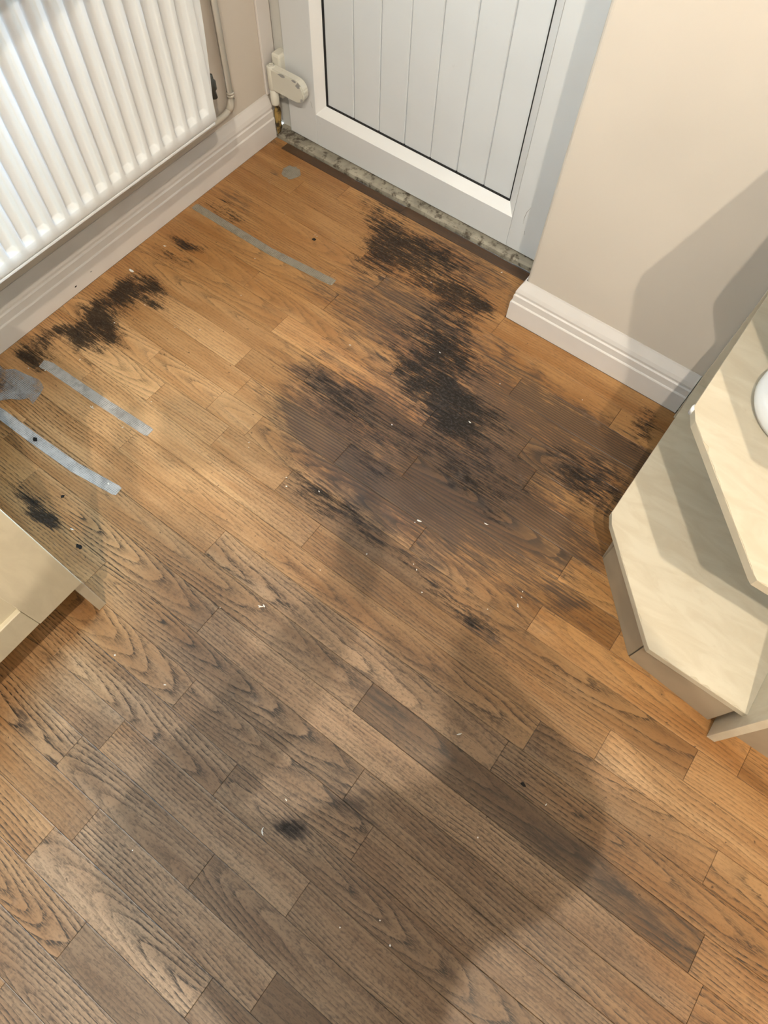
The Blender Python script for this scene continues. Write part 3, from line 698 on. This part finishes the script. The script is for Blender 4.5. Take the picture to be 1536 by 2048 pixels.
BIG = {0: 2.0, 27: .8, 28: 1.0, 6: 1.5, 19: 1.5}
for i, (x, y) in enumerate(FLECKS):
    o = bpy.data.objects.new('plaster_crumb', shapes[i % 5]); col.objects.link(o)
    k = BIG.get(i, random.choice((.55, .7, .8, 1.0)))*.0019
    el = random.choice((1, 1, 1.2, 2.4)); fl = .45
    o.scale = (k*el, k, k*fl); o.location = (x, y, k*fl*.8); o.rotation_euler = (0, 0, random.uniform(0, 3.14))
    zone = crumb_zone(x, y)
    tag(o, 'tiny white plaster crumb ' + zone, 'crumb', 'plaster crumbs ' + zone)
# curled shavings
def curl(x, y, rot, L, bend, where):
    pts = []
    for k in range(7):
        t = k/6 - .5; px, py = t*L, bend*(t*t*4 - 1)*L*.25
        pts.append((x + px*math.cos(rot) - py*math.sin(rot), y + px*math.sin(rot) + py*math.cos(rot), .0012 + .0008*math.sin(k)))
    o = MB().tube(pts, [.0004, .0009, .0011, .0011, .0011, .0009, .0004], 6).build('paint_shaving', M_CRUMB, None, True)
    return tag(o, 'thin white paint shaving ' + where, 'shaving', 'paint shavings scattered on the floor')
for a in ((1.2605, -1.560, -.9, .014, .8, 'curled beside the dark knot in the shadow'), (1.458, -1.194, .9, .011, .2, 'on the pale board above the dark plank'),
          (.512, -1.350, .3, .009, .6, 'beside the round black speck at the cream cabinet'), (.967, -1.231, .5, .012, .5, 'on the boards right of the cream cabinet'),
          (.059, -.598, .6, .008, 0, 'near the skirting under the radiator end'), (1.25, -.771, .2, .010, .4, 'on the dark boards left of the shelf unit'),
          (.303, -1.096, .1, .013, .5, 'between the two white mesh tape strips'), (1.412, -.894, -.8, .009, .2, 'on the orange boards by the shelf unit plinth')): curl(*a)
def speck(x, y, r, label):
    mb = MB(); q = 9; random.seed(int(x*1000))
    tp = [(x + r*random.uniform(.5, 1.2)*1.3*math.cos(2*math.pi*k/q), y + r*random.uniform(.5, 1.2)*math.sin(2*math.pi*k/q)) for k in range(q)]
    mb.v = [(a_, b_, .0014) for a_, b_ in tp] + [(a_, b_, .0002) for a_, b_ in tp]
    mb.f = [tuple(range(q)), tuple(2*q-1-i for i in range(q))] + [(i, (i+1) % q, q+(i+1) % q, q+i) for i in range(q)]
    return tag(mb.build('black_speck', M_BLACKBIT), label, 'speck')
speck(.371, -.318, .0055, 'black speck between the grey tape residue and the door')
speck(.556, -1.370, .0062, 'round black speck beside the cream cabinet')
speck(.265, -1.243, .0062, 'ragged black speck stuck to the mesh tape')
speck(.433, -1.307, .0042, 'small black speck between mesh tape and cream cabinet')
speck(1.611, -1.198, .0042, 'small black speck in the shadow edge at lower right')

# ------------------------------------------------------------------ ceiling spotlights (out of frame; the third is added as fill)
M_LAMP = paint('lamp_white_metal', (.8, .8, .8), .3)
for i, (p, e) in enumerate(LAMPS):
    lt = thing('ceiling_spotlight', (p[0], p[1], CEIL), ('white ceiling spotlight nearest the right-hand units', 'white ceiling spotlight behind the camera in the middle', 'added fill spotlight furthest from the door')[i], 'lamp', 'ceiling spotlights')
    MB().lathe([(0, 0), (.045, 0), (.045, -.015), (0, -.015)], (p[0], p[1], CEIL), 20).build('base', M_LAMP, lt, True)
    MB().tube([(p[0], p[1], CEIL - .01), (p[0], p[1], p[2] + .06)], .008, 8).build('stem', M_LAMP, lt, True)
    MB().lathe([(.004, .075), (.03, .07), (.05, .0), (.048, .0), (.028, .066), (.004, .07)], p, 24).build('shade', M_LAMP, lt, True)
    ld = bpy.data.lights.new('bulb', 'POINT'); ld.energy = e; ld.color = WARM; ld.shadow_soft_size = .014
    lo = bpy.data.objects.new('bulb', ld); col.objects.link(lo); lo.location = p

# ------------------------------------------------------------------ photographer (behind the camera; casts the shadows on the floor)

PG = Vector((CAM.x, CAM.y)); PN = Vector((.59, -.807)); PL = Vector((.807, .59))
def pt(lat, back, z):
    q = PG + PL*lat + PN*back; return (q.x, q.y, z)
SV, SE, SR_ = [], [], []
def jv(p, r, link=None):
    SV.append(p); SR_.append(r if isinstance(r, tuple) else (r, r))
    if link is not None: SE.append((link, len(SV) - 1))
    return len(SV) - 1
pel = jv(pt(0, .52, .93), (.19, .13)); ab = jv(pt(0, .46, 1.08), (.20, .145), pel); ch = jv(pt(0, .40, 1.27), (.20, .14), ab)
nk = jv(pt(0, .36, 1.45), .058, ch); hb = jv(pt(0, .32, 1.535), (.065, .075), nk); h2 = jv(pt(0, .29, 1.60), (.075, .095), hb); h3 = jv(pt(0, .275, 1.675), (.06, .075), h2)
for sgn in (-1, 1):
    s1 = jv(pt(.19*sgn, .40, 1.39), .082, ch); s2 = jv(pt(.27*sgn, .36, 1.27), .068, s1); el = jv(pt(.325*sgn, .30, 1.15), .060, s2)
    w0 = jv(pt(.205*sgn, .19, 1.26), .050, el); w1 = jv(pt(.130*sgn, .105, 1.345), .030, w0); pm = jv(pt(.118*sgn, .070, 1.385), (.036, .018), w1)
    for k in range(4):
        f0 = jv(pt((.122 - .002*k)*sgn, .035 - .018*k + .03, 1.415 + .006*(1 - abs(k - 1.5))), .0095, pm)
        f1 = jv(pt((.102)*sgn, .012 - .020*k + .03, 1.432), .009, f0)
    t0 = jv(pt(.108*sgn, .085, 1.40), .011, pm); t1 = jv(pt(.096*sgn, .066, 1.425), .0095, t0)
    hp = jv(pt(.095*sgn, .50, .86), .098, pel); kn = jv(pt(.11*sgn, .485, .50), .064, hp); cf = jv(pt(.112*sgn, .52, .32), .062, kn)
    an = jv(pt(.115*sgn, .53, .09), .042, cf); jv(pt(.12*sgn, .40, .04), (.042, .03), an)
me = bpy.data.meshes.new('person'); me.from_pydata(SV, SE, [])
M_CLOTH = paint('dark_clothing', (.05, .055, .07), .8); me.materials.append(M_CLOTH)
per = bpy.data.objects.new('person', me); col.objects.link(per)
md = per.modifiers.new('Skin', 'SKIN'); md.use_smooth_shade = True
sk = me.skin_vertices[0].data
for i, r in enumerate(SR_): sk[i].radius = r
sk[0].use_root = True
per.modifiers.new('Sub', 'SUBSURF').levels = 1
tag(per, 'person standing behind the camera holding a phone up with both hands', 'person')
ph = MB().box(-.080, .080, -.037, .037, .006, .014, .002).build('phone', M_BLACK)
ph.matrix_world = m.copy()
tag(ph, 'phone held level in both hands by the person behind the camera', 'phone')
